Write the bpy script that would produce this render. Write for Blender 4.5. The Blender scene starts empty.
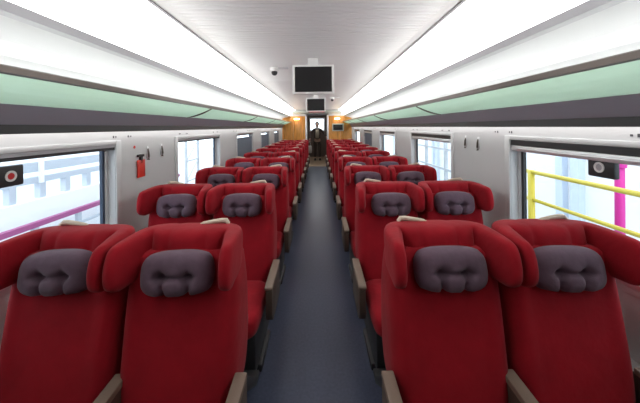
import bpy, bmesh, math, random
from mathutils import Vector, Matrix
random.seed(7)
R = math.radians
SC = bpy.context.scene
COL = SC.collection
EYE = 1.52

# ---------------------------------------------------------------- camera, world, exposure
cam_d = bpy.data.cameras.new('camera')
cam = bpy.data.objects.new('camera', cam_d)
COL.objects.link(cam)
cam.location = (0.04, 0, EYE)
cam.rotation_euler = (R(90), R(0.7), 0)
cam_d.sensor_width = 36
cam_d.lens = 36 * 284 / 640
cam_d.shift_y = -(201.5 - 127) / 640
cam_d.shift_x = 2 / 640
cam_d.clip_start = 0.02
SC.camera = cam

W = bpy.data.worlds.new('overcast_sky')
SC.world = W
W.use_nodes = True
bg = W.node_tree.nodes['Background']
bg.inputs['Color'].default_value = (0.86, 0.93, 1.0, 1)
bg.inputs['Strength'].default_value = 3.4

SC.view_settings.view_transform = 'Standard'
SC.view_settings.look = 'None'
SC.view_settings.gamma = 1
SC.view_settings.use_curve_mapping = False
SC.view_settings.exposure = 0.0

LAMP = 4.3        # luminous diffuser panels under the ceiling
RACK = 17.0        # lamp strips lying at the back of the luggage racks
STRIP = 10.0       # lamp strips above the windows

# ---------------------------------------------------------------- materials
MATS = {}
def mat(name, col, rough=0.6, metal=0.0, var=0.0, vscale=20, bump=0.0, bscale=200, emit=None, estr=0,
        spec=0.5, sheen=0.0, stretch=None, coat=0.0):
    m = bpy.data.materials.new(name); m.use_nodes = True
    nt = m.node_tree; b = nt.nodes['Principled BSDF']
    b.inputs['Base Color'].default_value = (*col, 1)
    b.inputs['Roughness'].default_value = rough
    b.inputs['Metallic'].default_value = metal
    b.inputs['Specular IOR Level'].default_value = spec
    b.inputs['Sheen Weight'].default_value = sheen
    b.inputs['Coat Weight'].default_value = coat
    if emit:
        b.inputs['Emission Color'].default_value = (*emit, 1)
        b.inputs['Emission Strength'].default_value = estr
    if var or bump:
        tc = nt.nodes.new('ShaderNodeTexCoord')
        mp = nt.nodes.new('ShaderNodeMapping')
        nt.links.new(tc.outputs['Object'], mp.inputs['Vector'])
        if stretch: mp.inputs['Scale'].default_value = stretch
    if var:
        n = nt.nodes.new('ShaderNodeTexNoise'); n.inputs['Scale'].default_value = vscale
        n.inputs['Detail'].default_value = 6
        nt.links.new(mp.outputs['Vector'], n.inputs['Vector'])
        r = nt.nodes.new('ShaderNodeValToRGB')
        r.color_ramp.elements[0].position = 0.3; r.color_ramp.elements[1].position = 0.7
        r.color_ramp.elements[0].color = (*[max(0, c * (1 - var)) for c in col], 1)
        r.color_ramp.elements[1].color = (*[min(1, c * (1 + var)) for c in col], 1)
        nt.links.new(n.outputs['Fac'], r.inputs['Fac'])
        nt.links.new(r.outputs['Color'], b.inputs['Base Color'])
    if bump:
        n2 = nt.nodes.new('ShaderNodeTexNoise'); n2.inputs['Scale'].default_value = bscale
        n2.inputs['Detail'].default_value = 3
        nt.links.new(mp.outputs['Vector'], n2.inputs['Vector'])
        bp = nt.nodes.new('ShaderNodeBump'); bp.inputs['Strength'].default_value = bump
        bp.inputs['Distance'].default_value = 0.01
        nt.links.new(n2.outputs['Fac'], bp.inputs['Height'])
        nt.links.new(bp.outputs['Normal'], b.inputs['Normal'])
    MATS[name] = m
    return m

mat('red_fabric', (0.262, 0.0055, 0.0125), 0.8, var=0.12, vscale=9, bump=0.45, bscale=14, sheen=0.06, spec=0.12)
mat('pillow_fabric', (0.112, 0.07, 0.098), 0.8, var=0.08, vscale=40, bump=0.15, bscale=60, sheen=0.1, spec=0.2)
mat('white_wall', (0.53, 0.535, 0.545), 0.45, var=0.02, vscale=3)
mat('ceiling_white', (0.90, 0.91, 0.91), 0.5)
mat('slat_white', (0.88, 0.89, 0.89), 0.4)
mat('floor_vinyl', (0.064, 0.075, 0.118), 0.28, var=0.18, vscale=60, bump=0.03, bscale=400, spec=0.5)
mat('dark_plastic', (0.018, 0.018, 0.02), 0.5, bump=0.03)
mat('black_strip', (0.016, 0.016, 0.018), 0.4)
mat('grey_blue', (0.34, 0.36, 0.42), 0.35, metal=0.2)
mat('grey_trim', (0.40, 0.40, 0.42), 0.4, metal=0.4)
mat('aluminium', (0.68, 0.69, 0.71), 0.35, metal=0.7)
mat('bronze_edge', (0.12, 0.10, 0.09), 0.35, metal=0.6)
mat('beige_plastic', (0.55, 0.44, 0.35), 0.5, bump=0.03)
mat('tan_pad', (0.185, 0.132, 0.10), 0.55, bump=0.06)
mat('brown_panel', (0.072, 0.048, 0.035), 0.5, bump=0.06)
mat('seat_shell', (0.10, 0.10, 0.11), 0.45)
mat('wood_panel', (0.58, 0.25, 0.045), 0.35, var=0.3, vscale=5, stretch=(6, 6, 0.6), coat=0.2)
mat('screen_black', (0.010, 0.010, 0.011), 0.25)
mat('white_plastic', (0.78, 0.78, 0.77), 0.4)
mat('red_tag', (0.62, 0.035, 0.02), 0.45)
mat('ring_red', (0.55, 0.02, 0.02), 0.4)
mat('blind_cloth', (0.12, 0.14, 0.18), 0.8, var=0.08, vscale=80)
mat('outside_white', (0.85, 0.86, 0.88), 0.6)
mat('outside_blue', (0.46, 0.51, 0.57), 0.5)
mat('outside_pale', (0.60, 0.68, 0.78), 0.6)
mat('plum_rail', (0.32, 0.07, 0.20), 0.5)
mat('navy_gasket', (0.03, 0.05, 0.09), 0.5)
mat('bulkhead_dark', (0.05, 0.03, 0.02), 0.6)
mat('outside_grey', (0.52, 0.55, 0.58), 0.8, var=0.1, vscale=4)
mat('yellow_paint', (0.62, 0.50, 0.04), 0.45)
mat('magenta_paint', (0.62, 0.02, 0.30), 0.45)
mat('header_grey', (0.42, 0.46, 0.43), 0.5)
mat('skin', (0.62, 0.38, 0.29), 0.6)
mat('vest_wall', (0.16, 0.12, 0.10), 0.6)
mat('hair', (0.03, 0.022, 0.02), 0.6)
mat('dark_cloth', (0.085, 0.065, 0.058), 0.85, bump=0.1)
mat('beige_cloth', (0.50, 0.45, 0.36), 0.85, bump=0.1)
mat('white_cloth', (0.75, 0.74, 0.72), 0.8)
mat('mark_ink', (0.05, 0.05, 0.06), 0.6)
mat('threshold', (0.34, 0.23, 0.14), 0.5, var=0.15, vscale=20)
mat('led_red', (0.4, 0.03, 0.05), 0.5, emit=(1, 0.08, 0.15), estr=0.7)
mat('sconce_glow', (1, 0.8, 0.5), 0.5, emit=(1.0, 0.62, 0.22), estr=16)
mat('lamp_diffuser', (0.9, 0.9, 0.9), 0.5, emit=(1.0, 0.99, 0.965), estr=LAMP)
mat('lamp_strip', (0.9, 0.9, 0.9), 0.5, emit=(1.0, 0.98, 0.94), estr=STRIP)

mat('rack_lamp', (0.9, 0.9, 0.9), 0.5, emit=(1.0, 0.99, 0.965), estr=RACK)
def glass_mat(name, tint, gloss):
    m = bpy.data.materials.new(name); m.use_nodes = True
    nt = m.node_tree; nt.nodes.remove(nt.nodes['Principled BSDF'])
    out = nt.nodes['Material Output']
    t = nt.nodes.new('ShaderNodeBsdfTransparent'); t.inputs['Color'].default_value = (*tint, 1)
    g = nt.nodes.new('ShaderNodeBsdfGlossy'); g.inputs['Roughness'].default_value = 0.02
    mx = nt.nodes.new('ShaderNodeMixShader'); mx.inputs[0].default_value = gloss
    nt.links.new(t.outputs[0], mx.inputs[1]); nt.links.new(g.outputs[0], mx.inputs[2])
    nt.links.new(mx.outputs[0], out.inputs['Surface'])
    MATS[name] = m
glass_mat('window_glass', (0.93, 0.96, 0.97), 0.05)
def frosted():
    m = bpy.data.materials.new('frosted_green_glass'); m.use_nodes = True
    nt = m.node_tree; nt.nodes.remove(nt.nodes['Principled BSDF'])
    out = nt.nodes['Material Output']
    d = nt.nodes.new('ShaderNodeBsdfDiffuse'); d.inputs['Color'].default_value = (0.62, 0.76, 0.66, 1)
    t = nt.nodes.new('ShaderNodeBsdfTranslucent'); t.inputs['Color'].default_value = (0.80, 0.95, 0.85, 1)
    g = nt.nodes.new('ShaderNodeBsdfGlossy'); g.inputs['Roughness'].default_value = 0.15
    m1 = nt.nodes.new('ShaderNodeMixShader'); m1.inputs[0].default_value = 0.75
    m2 = nt.nodes.new('ShaderNodeMixShader'); m2.inputs[0].default_value = 0.06
    nt.links.new(d.outputs[0], m1.inputs[1]); nt.links.new(t.outputs[0], m1.inputs[2])
    nt.links.new(m1.outputs[0], m2.inputs[1]); nt.links.new(g.outputs[0], m2.inputs[2])
    nt.links.new(m2.outputs[0], out.inputs['Surface'])
    MATS['frosted_green_glass'] = m
frosted()

# ---------------------------------------------------------------- mesh helpers
class MB:
    """collects shapes into one mesh"""
    def __init__(s): s.v = []; s.f = []
    def add(s, vs, fs):
        o = len(s.v); s.v += [tuple(p) for p in vs]; s.f += [tuple(i + o for i in f) for f in fs]; return s
    def box(s, x0, x1, y0, y1, z0, z1):
        vs = [(x, y, z) for z in (z0, z1) for y in (y0, y1) for x in (x0, x1)]
        return s.add(vs, [(0, 2, 3, 1), (4, 5, 7, 6), (0, 1, 5, 4), (2, 6, 7, 3), (0, 4, 6, 2), (1, 3, 7, 5)])
    def prism(s, prof, y0, y1):
        """closed (x,z) profile extruded along y"""
        n = len(prof)
        vs = [(x, y0, z) for x, z in prof] + [(x, y1, z) for x, z in prof]
        fs = [(i, (i + 1) % n, n + (i + 1) % n, n + i) for i in range(n)]
        return s.add(vs, fs + [tuple(range(n - 1, -1, -1)), tuple(range(n, 2 * n))])
    def prism_x(s, prof, x0, x1):
        n = len(prof)
        vs = [(x0, y, z) for y, z in prof] + [(x1, y, z) for y, z in prof]
        fs = [(i, (i + 1) % n, n + (i + 1) % n, n + i) for i in range(n)]
        return s.add(vs, fs + [tuple(range(n - 1, -1, -1)), tuple(range(n, 2 * n))])
    def loft(s, rings, caps=True):
        n = len(rings[0]); vs = [p for r in rings for p in r]; fs = []
        for k in range(len(rings) - 1):
            for i in range(n):
                j = (i + 1) % n
                fs.append((k * n + i, k * n + j, (k + 1) * n + j, (k + 1) * n + i))
        if caps:
            fs += [tuple(range(n - 1, -1, -1)), tuple(range((len(rings) - 1) * n, len(rings) * n))]
        return s.add(vs, fs)
    def tube(s, pts, r, n=8, flat=1.0):
        pts = [Vector(p) for p in pts]; rings = []
        for i, p in enumerate(pts):
            a = pts[max(i - 1, 0)]; b = pts[min(i + 1, len(pts) - 1)]
            d = (b - a).normalized()
            u = d.cross(Vector((0, 0, 1)))
            if u.length < 1e-3: u = d.cross(Vector((0, 1, 0)))
            u.normalize(); w = u.cross(d).normalized()
            rr = r[i] if isinstance(r, (list, tuple)) else r
            rings.append([p + u * math.cos(2 * math.pi * k / n) * rr + w * math.sin(2 * math.pi * k / n) * rr * flat for k in range(n)])
        return s.loft(rings)
    def disc(s, c, axis, r, h, n=20, r_in=None):
        """cylinder (or ring) of height h along axis from c"""
        c = Vector(c); d = Vector(axis).normalized()
        u = d.orthogonal().normalized(); w = d.cross(u)
        P = lambda rr, t: [c + d * t + (u * math.cos(2 * math.pi * k / n) + w * math.sin(2 * math.pi * k / n)) * rr for k in range(n)]
        if r_in is None: return s.loft([P(r, 0), P(r, h)])
        return s.loft([P(r_in, 0), P(r, 0), P(r, h), P(r_in, h), P(r_in, 0)], caps=False)
    def ball(s, c, r, n=12, m=8, sz=(1, 1, 1)):
        rings = []
        for k in range(1, m):
            a = math.pi * k / m
            rings.append([(c[0] + r * sz[0] * math.sin(a) * math.cos(2 * math.pi * i / n), c[1] + r * sz[1] * math.sin(a) * math.sin(2 * math.pi * i / n), c[2] - r * sz[2] * math.cos(a)) for i in range(n)])
        return s.loft(rings)
    def mesh(s, name, smooth=False, bevel=0, bseg=2):
        me = bpy.data.meshes.new(name); me.from_pydata(s.v, [], s.f); me.update()
        bm = bmesh.new(); bm.from_mesh(me)
        bmesh.ops.recalc_face_normals(bm, faces=bm.faces)
        if bevel:
            bmesh.ops.bevel(bm, geom=[e for e in bm.edges if len(e.link_faces) == 2 and e.calc_face_angle(0) > 0.6],
                            offset=bevel, segments=bseg, profile=0.5, affect='EDGES', clamp_overlap=True)
        bm.to_mesh(me); bm.free()
        if smooth: me.shade_smooth()
        elif bevel: me.shade_smooth(); me.set_sharp_from_angle(angle=R(40))
        return me

def obj(name, me, m, parent=None, loc=(0, 0, 0), rot=(0, 0, 0), label=None):
    o = bpy.data.objects.new(name, me); COL.objects.link(o)
    if me.materials.__len__() == 0: me.materials.append(MATS[m])
    o.location = loc; o.rotation_euler = rot
    if parent: o.parent = parent
    if label: o['label'] = label
    return o
def empty(name, loc=(0, 0, 0), rot=(0, 0, 0), parent=None):
    o = bpy.data.objects.new(name, None); COL.objects.link(o)
    o.empty_display_size = 0.1; o.location = loc; o.rotation_euler = rot
    if parent: o.parent = parent
    return o
def tag(o, label, cat, group=None, kind=None):
    o['label'] = label; o['category'] = cat
    if group: o['group'] = group
    if kind: o['kind'] = kind
    return o
def struct(o, label=None, cat=None):
    o['kind'] = 'structure'
    if label: o['label'] = label; o['category'] = cat
    return o
def subsurf(o, n=1):
    md = o.modifiers.new('smooth', 'SUBSURF'); md.levels = n; md.render_levels = n

Y0, Y1 = -0.9, 11.3           # saloon ends
XW = 1.45                     # side wall
ZC = EYE + 0.69               # ceiling panel
WIN = [(0.80 + 2.2 * k, 2.08 + 2.2 * k) for k in range(0, 5)]
WZ0, WZ1 = 0.80, 1.41

# ---------------------------------------------------------------- structure
fl = obj('floor', MB().box(-XW - 0.1, XW + 0.1, Y0, Y1, -0.08, 0).mesh('floor'), 'floor_vinyl')
struct(fl, 'blue grey vinyl floor of the carriage aisle', 'floor')
vf = obj('floor_vestibule', MB().box(-1.3, 1.3, Y1, 14.6, -0.08, 0.0).mesh('vfloor'), 'threshold')
struct(vf, 'brown floor beyond the end doorway', 'floor')

for side, s in (('left', -1), ('right', 1)):
    m = MB()
    lo, hi = (XW, XW + 0.09)
    bx = lambda y0, y1, z0, z1: m.box(min(s * lo, s * hi), max(s * lo, s * hi), y0, y1, z0, z1)
    bx(Y0, Y1, 0, WZ0); bx(Y0, Y1, WZ1, EYE + 0.20)
    ys = [Y0] + [v for w in WIN for v in w] + [Y1]
    ys = [max(v, Y0) for v in ys]
    for i in range(0, len(ys), 2):
        if ys[i + 1] - ys[i] > 0.01: bx(ys[i], ys[i + 1], WZ0, WZ1)
    # coved upper wall over the luggage rack
    pr = [(1.45, EYE + 0.19), (1.43, EYE + 0.27), (1.37, EYE + 0.34), (1.27, EYE + 0.385), (1.09, EYE + 0.417),
          (1.09, EYE + 0.45), (1.30, EYE + 0.45), (1.45, EYE + 0.40), (1.54, EYE + 0.30), (1.54, EYE + 0.19)]
    m.prism([(s * x, z) for x, z in pr], Y0, Y1)
    w = obj('wall_' + side, m.mesh('wall_' + side), 'white_wall')
    struct(w, 'white %s side wall with window openings' % side, 'wall')
    # heater duct along the foot of the wall
    hd = MB().box(*sorted((s * 1.385, s * 1.449)), Y0 + .01, Y1 - .01, 0, 0.44).mesh('duct', bevel=0.01)
    b = obj('baseboard_' + side, hd, 'dark_plastic'); struct(b, 'dark heater duct along the foot of the %s wall' % side, 'baseboard')
    obj('top_trim', MB().box(*sorted((s * 1.38, s * 1.448)), Y0 + .01, Y1 - .01, 0.441, 0.455).mesh('duct_trim'), 'aluminium', b)

# ceiling with transverse slats
c = obj('ceiling', MB().box(-0.90, 0.90, Y0, Y1, ZC, ZC + 0.05).mesh('ceiling'), 'ceiling_white')
struct(c, 'white slatted centre ceiling panel', 'ceiling')
slat = MB().box(-0.775, 0.775, 0, 0.042, -0.007, 0).mesh('slat', bevel=0.002, bseg=1)
far = MB(); y = Y0 + 0.02
while y < Y1 - 0.3:
    if 1.15 < y < 4.2: obj('slat', slat, 'slat_white', c, (0, y, ZC))
    else: far.box(-0.775, 0.775, y, y + 0.042, ZC - 0.007, ZC)
    y += 0.05
fs = obj('far_slats', far.mesh('far_slats'), 'slat_white', c); fs['kind'] = 'stuff'
for s in (-1, 1):
    obj('edge_bead', MB().box(*sorted((s * 0.845, s * 0.853)), Y0, Y1, ZC - 0.006, ZC).mesh('bead'), 'grey_trim', c)

# end wall with doorway
we = empty('wall_back', (0, Y1, 0)); struct(we, 'orange wood end wall with a doorway', 'wall')
m = MB().box(-1.54, -0.46, 0.0, 0.06, 0, 2.5).box(0.46, 1.54, 0.0, 0.06, 0, 2.5).box(-0.46, 0.46, 0.0, 0.06, 2.04, 2.5)
obj('backing', m.mesh('end_backing'), 'white_wall', we)
for s in (-1, 1):
    for a, b_ in ((0.462, 0.93), (0.935, 1.38)):
        obj('wood_panel', MB().box(*sorted((s * a, s * b_)), -0.025, -0.001, 0.02, EYE + 0.44).mesh('wood', bevel=0.004), 'wood_panel', we)
d = empty('door_1', (0, Y1, 0)); struct(d, 'open end doorway with pale jambs', 'door')
for s in (-1, 1):
    obj('door_jamb', MB().box(*sorted((s * 0.395, s * 0.46)), -0.035, 0.09, 0, 2.04).mesh('jamb', bevel=0.004), 'aluminium', d)
obj('door_head', MB().box(-0.46, 0.46, -0.035, 0.09, 1.985, 2.045).mesh('head', bevel=0.004), 'seat_shell', d)
obj('door_sill', MB().box(-0.395, 0.395, -0.35, 0.09, 0.0, 0.006).mesh('sill'), 'threshold', d)

# vestibule beyond the doorway
m = MB().box(-1.36, -1.3, Y1 + .06, 14.6, 0, 2.3).box(1.3, 1.36, Y1 + .06, 14.6, 0, 2.3)
m.box(-1.36, 1.36, Y1 + .06, 14.6, 2.25, 2.32)
struct(obj('wall_vestibule', m.mesh('vest'), 'vest_wall'), 'dark side walls of the vestibule beyond the doorway', 'wall')
m = MB().box(-1.3, -0.36, 14.55, 14.6, 0, 2.25).box(0.36, 1.3, 14.55, 14.6, 0, 2.25).box(-.36, .36, 14.55, 14.6, 0, 1.36).box(-.36, .36, 14.55, 14.6, 1.93, 2.25)
struct(obj('wall_vestibule_end', m.mesh('vest_end'), 'vest_wall'), 'dark far wall of the vestibule', 'wall')
t = empty('vestibule_fill_light', (0, 12.9, 2.25)); tag(t, 'added flat fill lamp on the vestibule ceiling beyond the doorway', 'ceiling light')  # added fill light, brightens the vestibule and the person in it
obj('fill_panel', MB().box(-.3, .3, -.5, .5, -.03, -.001).mesh('vl', bevel=.005), 'lamp_diffuser', t)
wv = empty('window_11', (0, 14.57, 0)); struct(wv, 'bright far window seen through the end doorway', 'window')
obj('pane', MB().box(-.36, .36, -.003, .003, 1.36, 1.93).mesh('vpane'), 'window_glass', wv)
obj('window_frame', MB().box(-.4, -.34, -.04, -.021, 1.3, 1.99).box(.34, .4, -.04, -.021, 1.3, 1.99).box(-.34, .34, -.04, -.021, 1.93, 1.99).box(-.34, .34, -.04, -.021, 1.3, 1.36).box(-.012, .012, -.04, -.021, 1.36, 1.93).mesh('vframe'), 'aluminium', wv)

# unseen wall behind the viewer, dark to cut light on the near seats
wf = obj('wall_front', MB().box(-1.54, 1.54, Y0 - 0.06, Y0, 0, 2.5).mesh('wall_front'), 'bulkhead_dark')
struct(wf, 'unseen end wall behind the viewer, darkened to dim the near seats', 'wall')

# ---------------------------------------------------------------- windows
BLIND = {(-1, 2): 1.0, (-1, 3): 1.0, (-1, 4): 0.95, (1, 3): 0.95}
wn = 0
ORD = ['first', 'second', 'third', 'fourth', 'fifth', 'sixth', 'seventh', 'eighth', 'ninth', 'tenth']
frame_cache = {}
for s in (-1, 1):
    for k, (a, b_) in enumerate(WIN):
        wn += 1
        a = max(a, Y0 + 0.06)
        L = b_ - a
        w = empty('window_%d' % wn, (s * XW, a, 0))
        sd = 'left' if s < 0 else 'right'
        struct(w, 'train window in the %s wall, %s' % (sd, ORD[k] + ' from the camera'), 'window')
        def P(x0, x1): return sorted((s * x0, s * x1))
        t = 0.055
        m = MB()
        m.box(*P(-0.012, -0.001), -t, 0, WZ0 - t, WZ1 + 0.03).box(*P(-0.012, -0.001), L, L + t, WZ0 - t, WZ1 + 0.03)
        m.box(*P(-0.012, -0.001), 0, L, WZ0 - t, WZ0).box(*P(-0.012, -0.001), 0, L, WZ1, WZ1 + 0.03)
        obj('window_frame', m.mesh('wframe', bevel=0.004), 'white_wall', w)
        zs0 = 1.372
        # dark gasket around the pane
        g = 0.022
        m = MB().box(*P(0.055, 0.075), 0.03, 0.03 + g, WZ0, WZ1).box(*P(0.055, 0.075), L - 0.03 - g, L - 0.03, WZ0, WZ1)
        m.box(*P(0.055, 0.075), 0.03 + g, L - 0.03 - g, WZ0, WZ0 + g)
        obj('gasket', m.mesh('gasket'), 'navy_gasket' if s < 0 else 'dark_plastic', w)
        obj('jamb', MB().box(*P(0.05, 0.085), 0, 0.03, WZ0, WZ1).box(*P(0.05, 0.085), L - 0.03, L, WZ0, WZ1).mesh('wj'), 'white_wall', w)
        obj('pane', MB().box(*P(0.063, 0.069), 0.03 + g, L - 0.03 - g, WZ0 + g, WZ1).mesh('pane'), 'window_glass', w)
        obj('sill', MB().box(*P(-0.02, 0.05), 0, L, WZ0 - 0.02, WZ0 + 0.012).mesh('sill', bevel=0.004), 'aluminium', w)
        obj('blind_slot', MB().box(*P(0.0, 0.05), 0.002, L - 0.002, 1.372, 1.390 if s < 0 else WZ1 - 0.001).mesh('slot'), 'black_strip', w)
        if s < 0: obj('shaded_frame_top', MB().box(*P(-0.004, 0.05), 0.002, L - 0.002, 1.3905, WZ1 - 0.001).mesh('shaded_top'), 'grey_trim', w)  # grey colour stands in for shade along the top of the frame
        if s > 0: obj('blind_bar', MB().box(*P(0.002, 0.05), 0.004, L - 0.004, 1.33, 1.370).box(*P(-0.004, 0.052), 0.004, L - 0.004, 1.345, 1.352).mesh('bar', bevel=0.003), 'aluminium', w)
        f = BLIND.get((s, k))
        if f:
            zb = 1.33 - (1.33 - WZ0 - 0.02) * f
            obj('roller_blind', MB().box(*P(0.024, 0.03), 0.006, L - 0.006, zb, 1.33).mesh('blind'), 'blind_cloth', w)

# ---------------------------------------------------------------- ceiling lamps and wall wash strips
for s, sd in ((-1, 'left'), (1, 'right')):
    t = empty('ceiling_light', (s * 0.95, (Y0 + Y1) / 2, EYE + 0.5))
    tag(t, 'long luminous white cove light along the %s side of the ceiling' % sd, 'ceiling light', 'cove lights')
    off = Vector(t.location)
    def part(name, mb, m, **kw):
        me = mb.mesh(name, **kw); me.transform(Matrix.Translation(-off)); return obj(name, me, m, t)
    pr = [(0.858, ZC - 0.006), (0.93, ZC - 0.035), (0.985, ZC - 0.085), (1.025, ZC - 0.15), (1.052, ZC - 0.235)]
    pr2 = [(x + 0.012, z + 0.012) for x, z in reversed(pr)]
    part('diffuser', MB().prism([(s * x, z) for x, z in pr + pr2], Y0 + .01, Y1 - .03), 'lamp_diffuser')
    part('lower_rail', MB().prism([(s * x, z) for x, z in ((1.048, EYE + .458), (1.070, EYE + .458), (1.098, EYE + .418), (1.082, EYE + .412), (1.052, EYE + 0.42))], Y0 + .01, Y1 - .03), 'grey_trim')
    part('upper_rail', MB().box(*sorted((s * 0.853, s * 0.862)), Y0 + .01, Y1 - .03, ZC - 0.008, ZC - 0.001), 'grey_trim')

    # luggage rack
    t = empty('luggage_rack', (s * 1.3, (Y0 + Y1) / 2, EYE))
    tag(t, 'long overhead luggage rack of frosted green glass along the %s wall' % sd, 'luggage rack', 'luggage racks')
    off = Vector(t.location)
    A = (1.025, EYE + 0.21); B = (1.30, EYE + 0.112)
    ux = Vector((B[0] - A[0], B[1] - A[1])).normalized()
    joints = [Y0 + .02] + [0.7 + 2.2 * k for k in range(5)] + [Y1 - 0.03]
    def gp(q, h):  # point across the glass with slight sag
        x = A[0] + (B[0] - A[0]) * q; z = A[1] + (B[1] - A[1]) * q - 0.012 * math.sin(math.pi * q)
        return (s * x, z + h)
    for j0, j1 in zip(joints, joints[1:]):
        qs = [i / 6 for i in range(7)]
        part('glass_panel', MB().prism([gp(q, 0.0) for q in qs] + [gp(q, 0.008) for q in reversed(qs)], j0 + .004, j1 - .004), 'frosted_green_glass')
    for j in joints[1:-1]:
        qs = [i / 8 for i in range(9)]
        part('bracket', MB().prism([gp(q, -0.006 - 0.006 * math.sin(math.pi * q)) for q in qs] + [gp(q, 0.016) for q in reversed(qs)], j - .011, j + .011), 'bronze_edge')
    part('front_rail', MB().prism([(s * x, z) for x, z in ((1.012, EYE + .197), (1.030, EYE + .194), (1.034, EYE + .218), (1.024, EYE + .226), (1.012, EYE + .220))], Y0 + .01, Y1 - .03), 'bronze_edge')
    part('back_rail', MB().prism([(s * x, z) for x, z in ((1.285, EYE + .118), (1.296, EYE + .104), (1.36, EYE + .028), (1.372, EYE + .032), (1.372, EYE + .118))], Y0 + .01, Y1 - .03), 'grey_blue')
    part('fascia', MB().box(*sorted((s * 1.364, s * 1.376)), Y0 + .01, Y1 - .03, EYE - 0.016, EYE + 0.032), 'black_strip')
    part('rear_shelf', MB().box(*sorted((s * 1.376, s * 1.449)), Y0 + .01, Y1 - .03, EYE + 0.09, EYE + 0.105), 'grey_trim')
    part('lamp_strip', MB().box(*sorted((s * 1.385, s * 1.425)), Y0 + .05, Y1 - .08, EYE + 0.03, EYE + 0.04), 'lamp_strip')
    part('rack_lamp', MB().box(*sorted((s * 1.385, s * 1.425)), Y0 + .05, Y1 - .08, EYE + 0.106, EYE + 0.118), 'rack_lamp')
    # seat number marks on the bright strip above the windows (too small to read)
    for k in range(10):
        yk = 1.20 + 0.98 * k
        mk = empty('seat_number_mark', (s * (XW - 0.0015), yk - 0.02, EYE - 0.055))
        tag(mk, 'tiny dark seat number mark on the %s wall beside the %s seat row' % (sd, ORD[k]), 'sign', 'seat number marks')
        for q, (dy, w_, h_) in enumerate(((-0.10, .012, .016), (-.075, .010, .012), (0.06, .012, .016), (.09, .012, .010))):
            obj('glyph', MB().box(*sorted((0, -s * 0.0012)), dy, dy + w_, -h_ / 2, h_ / 2).mesh('glyph'), 'mark_ink', mk)

# ---------------------------------------------------------------- seats
TILT = 0.21
def yt(z): return TILT * (z - 0.95)
def backrest_mesh():
    rings = []; N = 40; ws = 0.98
    prof = [(0.36, .215, .12), (0.38, .236, .145), (0.44, .243, .165), (0.55, .245, .165), (0.70, .245, .145), (0.82, .243, .125), (0.90, .236, .11), (0.96, .228, .10), (1.00, .215, .08)]
    for z, w, d in prof:
        r = []
        for i in range(N):
            a = 2 * math.pi * i / N
            ca, sa = math.cos(a), math.sin(a)
            x = w * ws * math.copysign(abs(ca) ** 0.42, ca); y = d * math.copysign(abs(sa) ** 0.5, sa)
            if y < 0:
                q = min(max((abs(x) / (w * ws) - 0.55) / 0.3, 0), 1); q = q * q * (3 - 2 * q)
                y -= 0.022 * q * min(1, max(0, (z - .38) / .1))
            r.append((x, d + 0.005 + y + yt(z), z))
        rings.append(r)
    return MB().loft(rings).mesh('backrest', smooth=True)
def headrest_mesh():
    def ring(zc, L, k):
        L *= 0.93
        cl = [(-.220, -L, .016), (-.219, -.86 * L, .024), (-.216, -.55 * L, .028), (-.209, -.15 * L, .034), (-.203, .045, .041), (-.193, .085, .048), (-.160, .100, .070),
              (-.095, .098, .080), (-.082, .098, .060), (-.068, .098, .080), (-.03, .100, .082)]
        cl = cl + [(0, .100, .082)] + [(-x, y, h) for x, y, h in reversed(cl)]
        out, inn = [], []
        for i, (x, y, h) in enumerate(cl):
            a = cl[max(i - 1, 0)]; b = cl[min(i + 1, len(cl) - 1)]
            dx, dy = b[0] - a[0], b[1] - a[1]; l = math.hypot(dx, dy)
            nx, ny = -dy / l, dx / l
            for lst, sg in ((out, 1), (inn, -1)):
                px, py = x + nx * h * k * sg, y + ny * h * k * sg
                z = zc - 0.07 * max(0, -py)
                lst.append((px, py + yt(z), z))
        return out + inn[::-1]
    zs = [(.878, .05, .30), (.884, .07, .55), (.897, .10, .85), (.918, .132, 1), (.95, .148, 1), (.985, .153, 1),
          (1.015, .152, 1), (1.042, .146, .97), (1.058, .136, .84), (1.066, .122, .58), (1.068, .11, .3)]
    mb = MB().loft([ring(*z) for z in zs], caps=False)
    n = len(mb.v) // len(zs); h = n // 2; o = n * (len(zs) - 1)
    for i in range(h - 1):       # close the U-shaped ends with a strip of quads
        mb.f.append((i, n - 1 - i, n - 2 - i, i + 1)); mb.f.append((o + i, o + i + 1, o + n - 2 - i, o + n - 1 - i))
    return mb.mesh('headrest', smooth=True)
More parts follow.
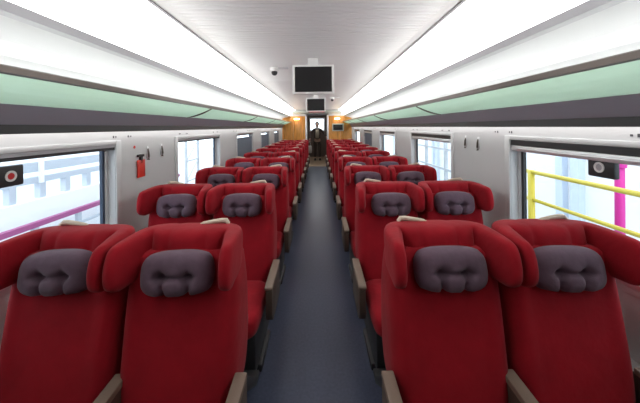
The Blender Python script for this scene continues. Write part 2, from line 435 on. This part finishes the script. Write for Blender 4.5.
def pillow_mesh(seed):
    rnd = random.Random(seed)
    NU, NV = 36, 24; Wd, Hd, T = 0.150, 0.089, 0.060
    tu = [(-0.34 + rnd.uniform(-.03, .03), -0.12 + rnd.uniform(-.05, .05)), (0.34 + rnd.uniform(-.03, .03), -0.12 + rnd.uniform(-.05, .05))]
    def pt(u, v, sg):
        # outline: rounded rectangle with scalloped lower edge
        uu = u * math.sqrt(1 - 0.30 * v * v * abs(v)); vv = v * math.sqrt(1 - 0.34 * u * u * abs(u))
        h = max(0, (1 - u ** 4)) ** 0.45 * max(0, (1 - v ** 4)) ** 0.45
        dent = 0
        for cx, cy in tu:
            r2 = ((u - cx) * 1.5) ** 2 + (v - cy) ** 2
            dent += 0.75 * math.exp(-r2 / 0.045)
            if v < cy: dent += 0.66 * math.exp(-((u - cx) / 0.085) ** 2) * min(1, (cy - v) * 2)
            dent += 0.16 * math.exp(-((u - cx) / 0.06) ** 2) * (1 if v >= cy else 0) * math.exp(-(v - cy) * 3)
            if v < -0.5: vv += 0.30 * math.exp(-((u - cx) / 0.10) ** 2) * (-v - 0.5)
        dent += 0.34 * math.exp(-((v + 0.12) / 0.085) ** 2) * (1 if abs(u) < .34 else math.exp(-((abs(u) - .34) / .2) ** 2))
        return (uu * Wd, -sg * T * h * (1 - min(dent, 0.85)) if sg > 0 else T * 0.35 * h, vv * Hd)
    vs, fs = [], []
    for sg in (1, -1):
        o = len(vs)
        for j in range(NV + 1):
            for i in range(NU + 1):
                vs.append(pt(-1 + 2 * i / NU, -1 + 2 * j / NV, sg))
        for j in range(NV):
            for i in range(NU):
                a = o + j * (NU + 1) + i
                fs.append((a, a + 1, a + NU + 2, a + NU + 1) if sg > 0 else (a, a + NU + 1, a + NU + 2, a + 1))
    me = bpy.data.meshes.new('pillow'); me.from_pydata(vs, [], fs)
    bm = bmesh.new(); bm.from_mesh(me); bmesh.ops.remove_doubles(bm, verts=bm.verts, dist=1e-5)
    bmesh.ops.recalc_face_normals(bm, faces=bm.faces); bm.to_mesh(me); bm.free(); me.shade_smooth()
    return me
def cushion_mesh():
    rings = []; N = 32
    for z, k in ((.285, .9), (.295, .97), (.33, 1), (.37, 1.0), (.395, .975), (.41, .90), (.415, .7)):
        r = []
        for i in range(N):
            a = 2 * math.pi * i / N; ca, sa = math.cos(a), math.sin(a)
            r.append((.219 * k * math.copysign(abs(ca) ** .35, ca), -.33 + .25 * k * math.copysign(abs(sa) ** .35, sa), z + 0.05 * max(0, -(-.33 + .25 * sa) - .1) * .5))
        rings.append(r)
    return MB().loft(rings).mesh('cushion', smooth=True)
M_back, M_head, M_cush = backrest_mesh(), headrest_mesh(), cushion_mesh()
M_pil = [pillow_mesh(i) for i in range(4)]
def handle_mesh(s):
    p = [(.005, .15, 1.03), (.012, .15, 1.048), (.035, .152, 1.060), (.08, .155, 1.068), (.12, .155, 1.073), (.140, .155, 1.073), (.150, .152, 1.064), (.152, .15, 1.035)]
    rr = [.009, .010, .011, .011, .012, .012, .010, .009]
    return MB().tube([(s * x, y + yt(z) - .02, z + .005) for x, y, z in p], rr, 8).mesh('handle', smooth=True)
M_handle = {s: handle_mesh(s) for s in (-1, 1)}
# armrest local: x centred on 0, length toward -y
M_pad = MB().prism_x([(-.05, .585), (-.05, .612), (-.36, .602), (-.395, .592), (-.40, .575), (-.385, .567)], -.025, .025).mesh('arm_pad', bevel=0.006)
M_side = MB().prism_x([(-.04, .36), (-.04, .588), (-.365, .572), (-.392, .566), (-.392, .42), (-.375, .375), (-.33, .35)], -.021, .021).mesh('arm_panel', bevel=0.005)
M_base = MB().box(-.20, .20, -.50, -.02, .05, .29).box(-.22, .22, -.42, -.10, 0, .05).mesh('base', bevel=0.012)
def rear(z): return 0.335 if z < .56 else 0.335 - (z - .56) * 0.30
M_shell = MB().loft([[(sx * w, rear(z) + y + yt(z), z) for sx, y in ((-1, -.03), (1, -.03), (.9, .022), (-.9, .022))] for z, w in ((.38, .21), (.45, .225), (.56, .225), (.80, .225), (.93, .215))]).mesh('shell', bevel=0.01)
M_tray = MB().loft([[(sx * .19, rear(z) + y + yt(z), z) for sx, y in ((-1, .0225), (1, .0225), (1, .04), (-1, .04))] for z in (.58, .82)]).mesh('tray', bevel=0.006)
M_foot = MB().prism_x([(.16, .30), (.20, .30), (.40, .115), (.47, .10), (.47, .075), (.39, .075), (.16, .25)], -.225, .225).mesh('footrest', bevel=0.008)

ROWS = 10
SEATC = (0.545, 1.042)
rown = ['row nearest the camera', 'second row', 'third row', 'fourth row', 'fifth row', 'sixth row', 'seventh row', 'eighth row', 'ninth row', 'tenth and last row']
for k in range(ROWS):
    for s in (-1, 1):
        for c_, xc in enumerate(SEATC):
            t = empty('train_seat', (s * xc + (0.025 if s > 0 else 0), 1.20 + 0.98 * k, 0))
            where = ('just %s of the aisle' % ('left' if s < 0 else 'right')) if c_ == 0 else ('under the %s windows' % ('left' if s < 0 else 'right'))
            tag(t, 'red winged seat with purple pillow %s, %s' % (where, rown[k]), 'seat', 'red train seats')
            hs = -s if c_ == 0 else s     # handle and outer armrest side
            a = obj('backrest', M_back, 'red_fabric', t)
            h = obj('headrest', M_head, 'red_fabric', t, label='red winged headrest')
            if k == 0 and s < 0 and c_ == 0: pass
            obj('grab_handle', M_handle[hs], 'beige_plastic', h, label='beige grab handle')
            pz = 0.925 + random.uniform(-.008, .008)
            p = obj('pillow', random.choice(M_pil), 'pillow_fabric', t, ((0.018 if s > 0 and c_ == 0 else 0) + random.uniform(-.010, .010), yt(pz) - 0.012, pz), (R(-12), R(random.uniform(-2.5, 2.5)), 0), label='purple grey tufted neck pillow')
            obj('seat_cushion', M_cush, 'red_fabric', t)
            obj('base', M_base, 'dark_plastic', t)
            obj('back_shell', M_shell, 'seat_shell', t)
            if k < 5: obj('tray_table', M_tray, 'seat_shell', t)
            obj('footrest', M_foot, 'dark_plastic', t)
            arms = [hs * .262]
            if c_ == 0: arms.append(-hs * .222)
            for ax in arms:
                sp = obj('armrest', M_side, 'brown_panel', t, (ax, 0, -0.078))
                obj('arm_pad', M_pad, 'tan_pad', sp, label='tan armrest pad')
for me, n in ((M_back, 1), (M_head, 1), (M_cush, 1)):
    for o in COL.objects:
        if o.data is me: subsurf(o, n)

# ---------------------------------------------------------------- ceiling screens and cameras
def monitor(y, which):
    t = empty('ceiling_monitor', (0, y, ZC)); tag(t, which, 'monitor', 'ceiling monitors')
    z0, z1 = -0.365, -0.075
    f = obj('housing', MB().box(-.205, .205, 0, .045, z0, z1).mesh('housing', bevel=0.006), 'white_plastic', t)
    obj('screen', MB().box(-.182, .182, -.004, .002, z0 + .022, z1 - .020).mesh('screen'), 'screen_black', t)
    obj('mount', MB().box(-.05, .05, .01, .04, z1, 0).mesh('mount'), 'white_plastic', t)
    for q in (-.03, .03): obj('hinge', MB().disc((q - .03, .05, z1 + .01), (1, 0, 0), .012, .06).mesh('hinge', smooth=False), 'aluminium', t)
monitor(2.80, 'black ceiling monitor in white frame, larger and nearer one')
monitor(6.0, 'small black ceiling monitor further back above the aisle')
def dome(x, y, label):
    t = empty('security_camera', (x, y, ZC)); tag(t, label, 'camera', 'ceiling cameras')
    obj('base', MB().disc((0, 0, -.05), (0, 0, 1), .048, .05).mesh('dbase', bevel=0.006), 'white_plastic', t)
    b = obj('lens_ball', MB().ball((0, -.005, -.062), .035).mesh('ball', smooth=True), 'dark_plastic', t)
    obj('arm', MB().box(.03, .16, -.02, .02, -.022, -.001).mesh('arm', bevel=0.004), 'aluminium', t)
dome(-0.45, 3.25, 'white dome security camera on the ceiling left of the large monitor')
dome(0.38, 6.6, 'small white dome security camera right of the far monitor')

# end wall fittings
t = empty('display_header', (0, Y1 - .06, 2.0)); tag(t, 'grey header with red lettering display above the end doorway', 'display')
obj('housing', MB().prism_x([(0.055, 0.05), (-0.06, 0.07), (-0.10, 0.12), (-0.10, 0.17), (0.055, 0.17)], -.95, .95).mesh('hdr', bevel=.004), 'header_grey', t)
f = obj('display_panel', MB().box(-.34, .34, -.112, -.101, .09, .165).mesh('dp'), 'dark_plastic', t)
x = -.31
while x < .30:
    wq = random.uniform(.025, .05)
    obj('red_glyph', MB().box(x, x + wq, -.116, -.113, .10, .155).mesh('rg'), 'led_red', f); x += wq + .015
t = empty('wall_monitor', (0.83, Y1 - .026, 1.5)); tag(t, 'small dark wall monitor on the wooden end wall right of the doorway', 'monitor')
obj('frame', MB().box(-.23, .23, -.04, 0, -.15, .15).mesh('wmf', bevel=.006), 'header_grey', t)
obj('screen', MB().box(-.19, .19, -.044, -.038, -.11, .11).mesh('wms'), 'screen_black', t)
for s, sd in ((-1, 'left'), (1, 'right')):
    t = empty('wall_lamp', (s * 0.80, Y1 - .026, 1.84)); tag(t, 'warm glowing wall lamp on the wooden end wall %s of the doorway' % sd, 'lamp', 'end wall lamps')
    obj('lamp_shade', MB().box(-.10, .10, -.06, -.001, -.02, .025).mesh('ls', bevel=.006), 'sconce_glow', t)
    obj('back_plate', MB().box(-.12, .12, -.012, 0, -.035, .04).mesh('bp', bevel=.003), 'aluminium', t)

# ---------------------------------------------------------------- small wall fittings
t = empty('hammer_tag', (-XW, 2.37, 1.235)); tag(t, 'red hanging emergency tag with black clip on the left wall', 'tag')
obj('clip', MB().box(.001, .022, -.045, .03, .055, .075).box(.001, .016, -.012, .018, .0, .06).mesh('clip', bevel=.003), 'dark_plastic', t)
obj('red_card', MB().box(.004, .016, -.048, .048, -.115, .03).mesh('card', bevel=.004), 'red_tag', t)
t2 = obj('red_sticker', MB().disc((0, 0, 0), (1, 0, 0), .012, .002).mesh('st'), 'red_tag', None, (-XW + .001, 2.30, 1.375)); tag(t2, 'tiny red sticker above the hanging red tag', 'sticker')
def hook(s, y, z, label):
    t = empty('coat_hook', (s * XW, y, z)); tag(t, label, 'hook', 'coat hooks')
    obj('plate', MB().box(*sorted((-s * .001, -s * .008)), -.012, .012, -.05, .05).mesh('pl', bevel=.003), 'aluminium', t)
    obj('hook_arm', MB().tube([(-s * .006, 0, .03), (-s * .014, 0, .0), (-s * .018, 0, -.04), (-s * .016, 0, -.065), (-s * .008, 0, -.06)], .008, 8).mesh('hk', smooth=True), 'bronze_edge', t)
hook(-1, 2.47, 1.32, 'grey coat hook on the left wall next to the red tag')
hook(-1, 2.69, 1.33, 'grey coat hook on the left wall beside the second window')
hook(1, 2.49, 1.365, 'dark coat hook on the right wall, nearer the first window')
hook(1, 2.70, 1.37, 'dark coat hook on the right wall, nearer the second window')
def break_point(s, y, z, label):
    t = empty('window_break_point', (s * (XW + .063), y, z)); tag(t, label, 'device', 'window break points')
    obj('housing', MB().box(*sorted((-s * .0005, -s * .03)), -.075, .065, -.052, .052).mesh('bh', bevel=.008), 'dark_plastic', t)
    obj('white_ring', MB().disc((-s * .0295, 0, 0), (-s, 0, 0), .027, .004, 24, .017).mesh('wr'), 'white_plastic', t, label='white ring')
    obj('red_button', MB().disc((-s * .0295, 0, 0), (-s, 0, 0), .016, .003, 24).mesh('rb'), 'ring_red' if s < 0 else 'grey_trim', t)
break_point(-1, 1.405, 1.295, 'black break point box with red and white ring on the left window')
break_point(1, 1.46, 1.295, 'black break point box with pale ring on the right window')

# ---------------------------------------------------------------- person in the far doorway
def skin_obj(name, pts, edges, m, parent, root=0, lvl=2):
    me = bpy.data.meshes.new(name); me.from_pydata([p[:3] for p in pts], edges, [])
    o = obj(name, me, m, parent)
    md = o.modifiers.new('skin', 'SKIN'); md.use_smooth_shade = True
    sv = me.skin_vertices[0].data
    for i, p in enumerate(pts):
        r = p[3]; sv[i].radius = r if isinstance(r, tuple) else (r, r)
        sv[i].use_root = (i == root)
    subsurf(o, lvl)
    return o
def person(loc):
    t = empty('person', loc); tag(t, 'person in dark clothes and beige top standing in the end doorway', 'person')
    P = [(0, 0, .92, (.13, .10)), (0, .0, 1.08, (.12, .09)), (0, 0, 1.28, (.15, .10)), (0, 0, 1.42, (.10, .075)), (0, -.01, 1.50, .048), (0, -.02, 1.57, .07), (0, -.02, 1.64, .082), (0, -.01, 1.70, .06),
         (-.17, 0, 1.38, .052), (-.31, -.03, 1.17, .042), (-.34, -.15, .98, .034), (-.345, -.19, .92, .030),
         (.17, 0, 1.38, .052), (.33, -.02, 1.19, .042), (.42, -.14, 1.06, .034), (.45, -.18, 1.03, .030),
         (-.09, 0, .82, .078), (-.10, -.01, .48, .056), (-.11, .02, .09, .038), (-.11, -.06, .04, .036),
         (.09, 0, .82, .078), (.10, -.01, .48, .056), (.12, .02, .09, .038), (.12, -.06, .04, .036)]
    E = [(0, 1), (1, 2), (2, 3), (3, 4), (4, 5), (5, 6), (6, 7), (3, 8), (8, 9), (9, 10), (10, 11), (3, 12), (12, 13), (13, 14), (14, 15), (0, 16), (16, 17), (17, 18), (18, 19), (0, 20), (20, 21), (21, 22), (22, 23)]
    body = skin_obj('body', P, E, 'skin', t)
    for hx, hy, hz, sx in ((-.345, -.2, .90, -1), (.455, -.19, 1.02, 1)):
        for q in range(4):
            obj('finger', MB().tube([(hx + (q - 1.5) * .018, hy - .01, hz), (hx + (q - 1.5) * .019, hy - .02, hz - .045), (hx + (q - 1.5) * .018, hy - .008, hz - .075 + abs(q - 1.3) * .008)], [.009, .009, .006], 6).mesh('finger', smooth=True), 'skin', body)
        obj('thumb', MB().tube([(hx - sx * .022, hy - .01, hz + .012), (hx - sx * .045, hy - .02, hz - .012), (hx - sx * .046, hy - .024, hz - .036)], [.011, .010, .007], 6).mesh('thumb', smooth=True), 'skin', body)
    # clothes
    C = [(0, 0, .90, (.15, .12)), (0, 0, 1.08, (.145, .112)), (0, 0, 1.28, (.175, .12)), (0, 0, 1.43, (.11, .085)), (-.18, 0, 1.385, .066), (-.315, -.03, 1.17, .056), (-.342, -.15, .985, .048), (.18, 0, 1.385, .066), (.335, -.02, 1.19, .056), (.42, -.14, 1.065, .048)]
    skin_obj('jacket', C, [(0, 1), (1, 2), (2, 3), (3, 4), (4, 5), (5, 6), (3, 7), (7, 8), (8, 9)], 'dark_cloth', t)
    obj('shirt_front', MB().loft([[(sx * w, y, z) for sx, y in ((-1, -.10), (-.5, -.135), (.5, -.135), (1, -.10), (.5, -.08), (-.5, -.08))] for z, w in ((1.0, .085), (1.12, .095), (1.27, .10), (1.40, .07))]).mesh('shirt', smooth=True), 'beige_cloth', t, label='beige shirt front')
    obj('collar', MB().loft([[(.075 * k * math.cos(a * math.pi / 6), -.01 + .07 * k * math.sin(a * math.pi / 6), z) for a in range(12)] for z, k in ((1.42, 1.25), (1.47, 1.0), (1.50, .9))]).mesh('collar', smooth=True), 'white_cloth', t)
    T = [(0, 0, .93, (.15, .12)), (-.095, 0, .82, .095), (-.10, -.01, .48, .075), (-.11, .02, .12, .062), (.095, 0, .82, .095), (.10, -.01, .48, .075), (.12, .02, .12, .062)]
    skin_obj('trousers', T, [(0, 1), (1, 2), (2, 3), (0, 4), (4, 5), (5, 6)], 'dark_cloth', t)
    for x in (-.11, .12):
        obj('shoe', MB().loft([[(x + .048 * k * math.cos(a * math.pi / 6), -.06 + .13 * k * math.sin(a * math.pi / 6), z) for a in range(12)] for z, k in ((0, 1), (.04, 1), (.075, .75), (.10, .5))]).mesh('shoe', smooth=True), 'hair', t)
    obj('hair', MB().ball((0, .012, 1.668), .10, 14, 10, (.95, 1.0, 1.05)).mesh('hair', smooth=True), 'hair', t)
    obj('face', MB().ball((0, -.045, 1.62), .075, 14, 10, (.88, .85, 1.2)).mesh('face', smooth=True), 'skin', body)
    for x in (-.03, .03): obj('eye', MB().ball((x, -.108, 1.635), .010, 8, 6).mesh('eye', smooth=True), 'hair', body)
    obj('nose', MB().ball((0, -.112, 1.605), .014, 8, 6, (.8, 1, 1.4)).mesh('nose', smooth=True), 'skin', body)
    obj('mouth', MB().ball((0, -.103, 1.565), .02, 8, 6, (1, .4, .3)).mesh('mouth', smooth=True), 'ring_red', body)
    return t
person((0.0, 13.1, 0))
t = empty('carrier_bag', (-.365, 12.88, .34)); tag(t, 'pale bag hanging from the hand of the person in the doorway', 'bag')
obj('bag_body', MB().loft([[(w * sx, d_ * sy, z) for sx, sy in ((-1, -1), (1, -1), (1, 1), (-1, 1))] for z, w, d_ in ((0, .10, .06), (.15, .12, .075), (.34, .10, .03))]).mesh('bag', bevel=.02), 'white_cloth', t)
obj('bag_strap', MB().tube([(-.07, 0, .33), (-.05, 0, .45), (0, -.005, .525), (.05, 0, .45), (.07, 0, .33)], .008, 6).mesh('strap', smooth=True), 'white_cloth', t)

# ---------------------------------------------------------------- outside
g = obj('ground_outside', MB().box(-40, 40, -20, 40, -1.3, -1.2).mesh('ground'), 'outside_grey'); struct(g, 'pale grey ground beside the train', 'ground')

# left: pale platform parapet with pipes, posts and a magenta rail
XL = -4.5
t = empty('platform_parapet', (XL, 6, -1.2)); tag(t, 'white parapet with blue grey pipes and short posts outside the left windows', 'parapet')
def lp(name, mb, m, **k):
    me = mb.mesh(name, **k); me.transform(Matrix.Translation((-XL, -6, 1.2))); return obj(name, me, m, t)
lp('pipe', MB().box(XL - .05, XL + .05, -6, 8.4, EYE - .66, EYE - .50), 'outside_blue')
lp('pipe', MB().box(XL - .05, XL + .05, -6, 8.4, EYE - .84, EYE - .74), 'outside_blue')
lp('wall_slab', MB().box(XL - .1, XL + .1, -6, 8.4, -1.2, EYE - 1.09), 'outside_white')
for k in range(14): lp('post', MB().box(XL - .05, XL + .05, 1.82 + .46 * k, 1.92 + .46 * k, EYE - 1.09, EYE - .84), 'outside_blue')
for k in range(3): lp('tall_post', MB().box(XL + .051, XL + .09, 2.25 + 2.3 * k, 2.31 + 2.3 * k, EYE - .84, EYE - .3), 'outside_white')
t = empty('platform_railing', (-4.1, 6, -1.2)); tag(t, 'plum topped railing outside the left windows, in front of the parapet', 'railing')
XL2 = -4.1
def lp2(name, mb, m, **k):
    me = mb.mesh(name, **k); me.transform(Matrix.Translation((-XL2, -6, 1.2))); return obj(name, me, m, t)
lp2('top_rail', MB().box(XL2 - .04, XL2 + .04, -6, 8.4, EYE - 1.41, EYE - 1.335), 'plum_rail')
lp2('lower_rail', MB().box(XL2 - .02, XL2 + .02, -6, 8.4, EYE - 1.62, EYE - 1.58), 'outside_blue')
for k in range(10): lp2('post', MB().box(XL2 - .03, XL2 + .03, 1.1 + .75 * k, 1.17 + .75 * k, -1.2, EYE - 1.41), 'outside_blue')

# lattice mast seen through the second left window
t = empty('lattice_mast', (-3.2, 7.3, -1.2)); tag(t, 'grey lattice frame standing outside the second left window', 'mast')
for a in (-.35, .35): obj('upright', MB().box(-.025, .025, a - .025, a + .025, 0, 3.4).mesh('up'), 'outside_grey', t)
for k in range(6):
    obj('brace', MB().tube([(0, -.35, .4 + .5 * k), (0, .35, .9 + .5 * k)], .018, 6).mesh('br'), 'outside_grey', t)
    obj('rung', MB().box(-.015, .015, -.35, .35, .9 + .5 * k, .93 + .5 * k).mesh('rg'), 'outside_grey', t)

# right: pale building with blue pilasters, yellow hand rails, magenta post
t = empty('depot_building', (5.2, 6, -1.2)); tag(t, 'pale building with blue pilasters outside the right windows', 'building')
obj('facade', MB().box(0, .3, -10, 22, 0, 3.6).mesh('fac'), 'outside_white', t)
for k in range(9):
    yk = -7.1 + 3.3 * k
    obj('pilaster', MB().box(-.12, 0, yk, yk + .2, 0, 3.6).mesh('pil'), 'outside_pale', t)
    obj('pilaster', MB().box(-.12, 0, yk + .38, yk + .55, 0, 3.6).mesh('pil'), 'outside_pale', t)
t = empty('yellow_handrail', (2.6, 4, -1.2)); tag(t, 'yellow double handrail on posts outside the right windows', 'handrail')
def yr(name, mb, m='yellow_paint'):
    me = mb.mesh(name, smooth=True); me.transform(Matrix.Translation((-2.6, -4, 1.2))); return obj(name, me, m, t)
yr('top_rail', MB().tube([(2.6, -6, EYE - .57), (2.6, 4.75, EYE - .57)], .024, 10))
yr('lower_rail', MB().tube([(2.6, -6, EYE - .90), (2.6, 4.75, EYE - .90)], .020, 10))
for k in range(-3, 1): yr('post', MB().tube([(2.6, 3.42 + 2.4 * k, -1.2), (2.6, 3.42 + 2.4 * k, EYE - .55)], .036, 10))
t = empty('magenta_post', (2.75, 2.57, -1.2)); tag(t, 'magenta upright post behind the yellow handrail', 'post')
obj('pole', MB().tube([(0, 0, 0), (0.02, 0, 3.2)], .036, 12).mesh('mp', smooth=True), 'magenta_paint', t)
obj('foot_plate', MB().box(-.1, .1, -.1, .1, 0, .02).mesh('fp', bevel=.004), 'magenta_paint', t)
obj('collar', MB().disc((.012, 0, 2.32), (0, 0, 1), .05, .05).mesh('co'), 'magenta_paint', t)

t = empty('grey_fence', (3.2, 8, -1.2)); tag(t, 'pale grey post and rail fence outside the second right window', 'fence')
for yk in (6.0, 7.05, 8.3, 9.6, 11.0): obj('post', MB().box(-.035, .035, yk - 8.035, yk - 7.965, 0, 2.75).mesh('gp'), 'outside_grey', t)
for zz in (1.60, 2.10, 2.65): obj('rail', MB().box(-.022, .022, -2.4, 3.4, zz, zz + .05).mesh('gr'), 'outside_grey', t)
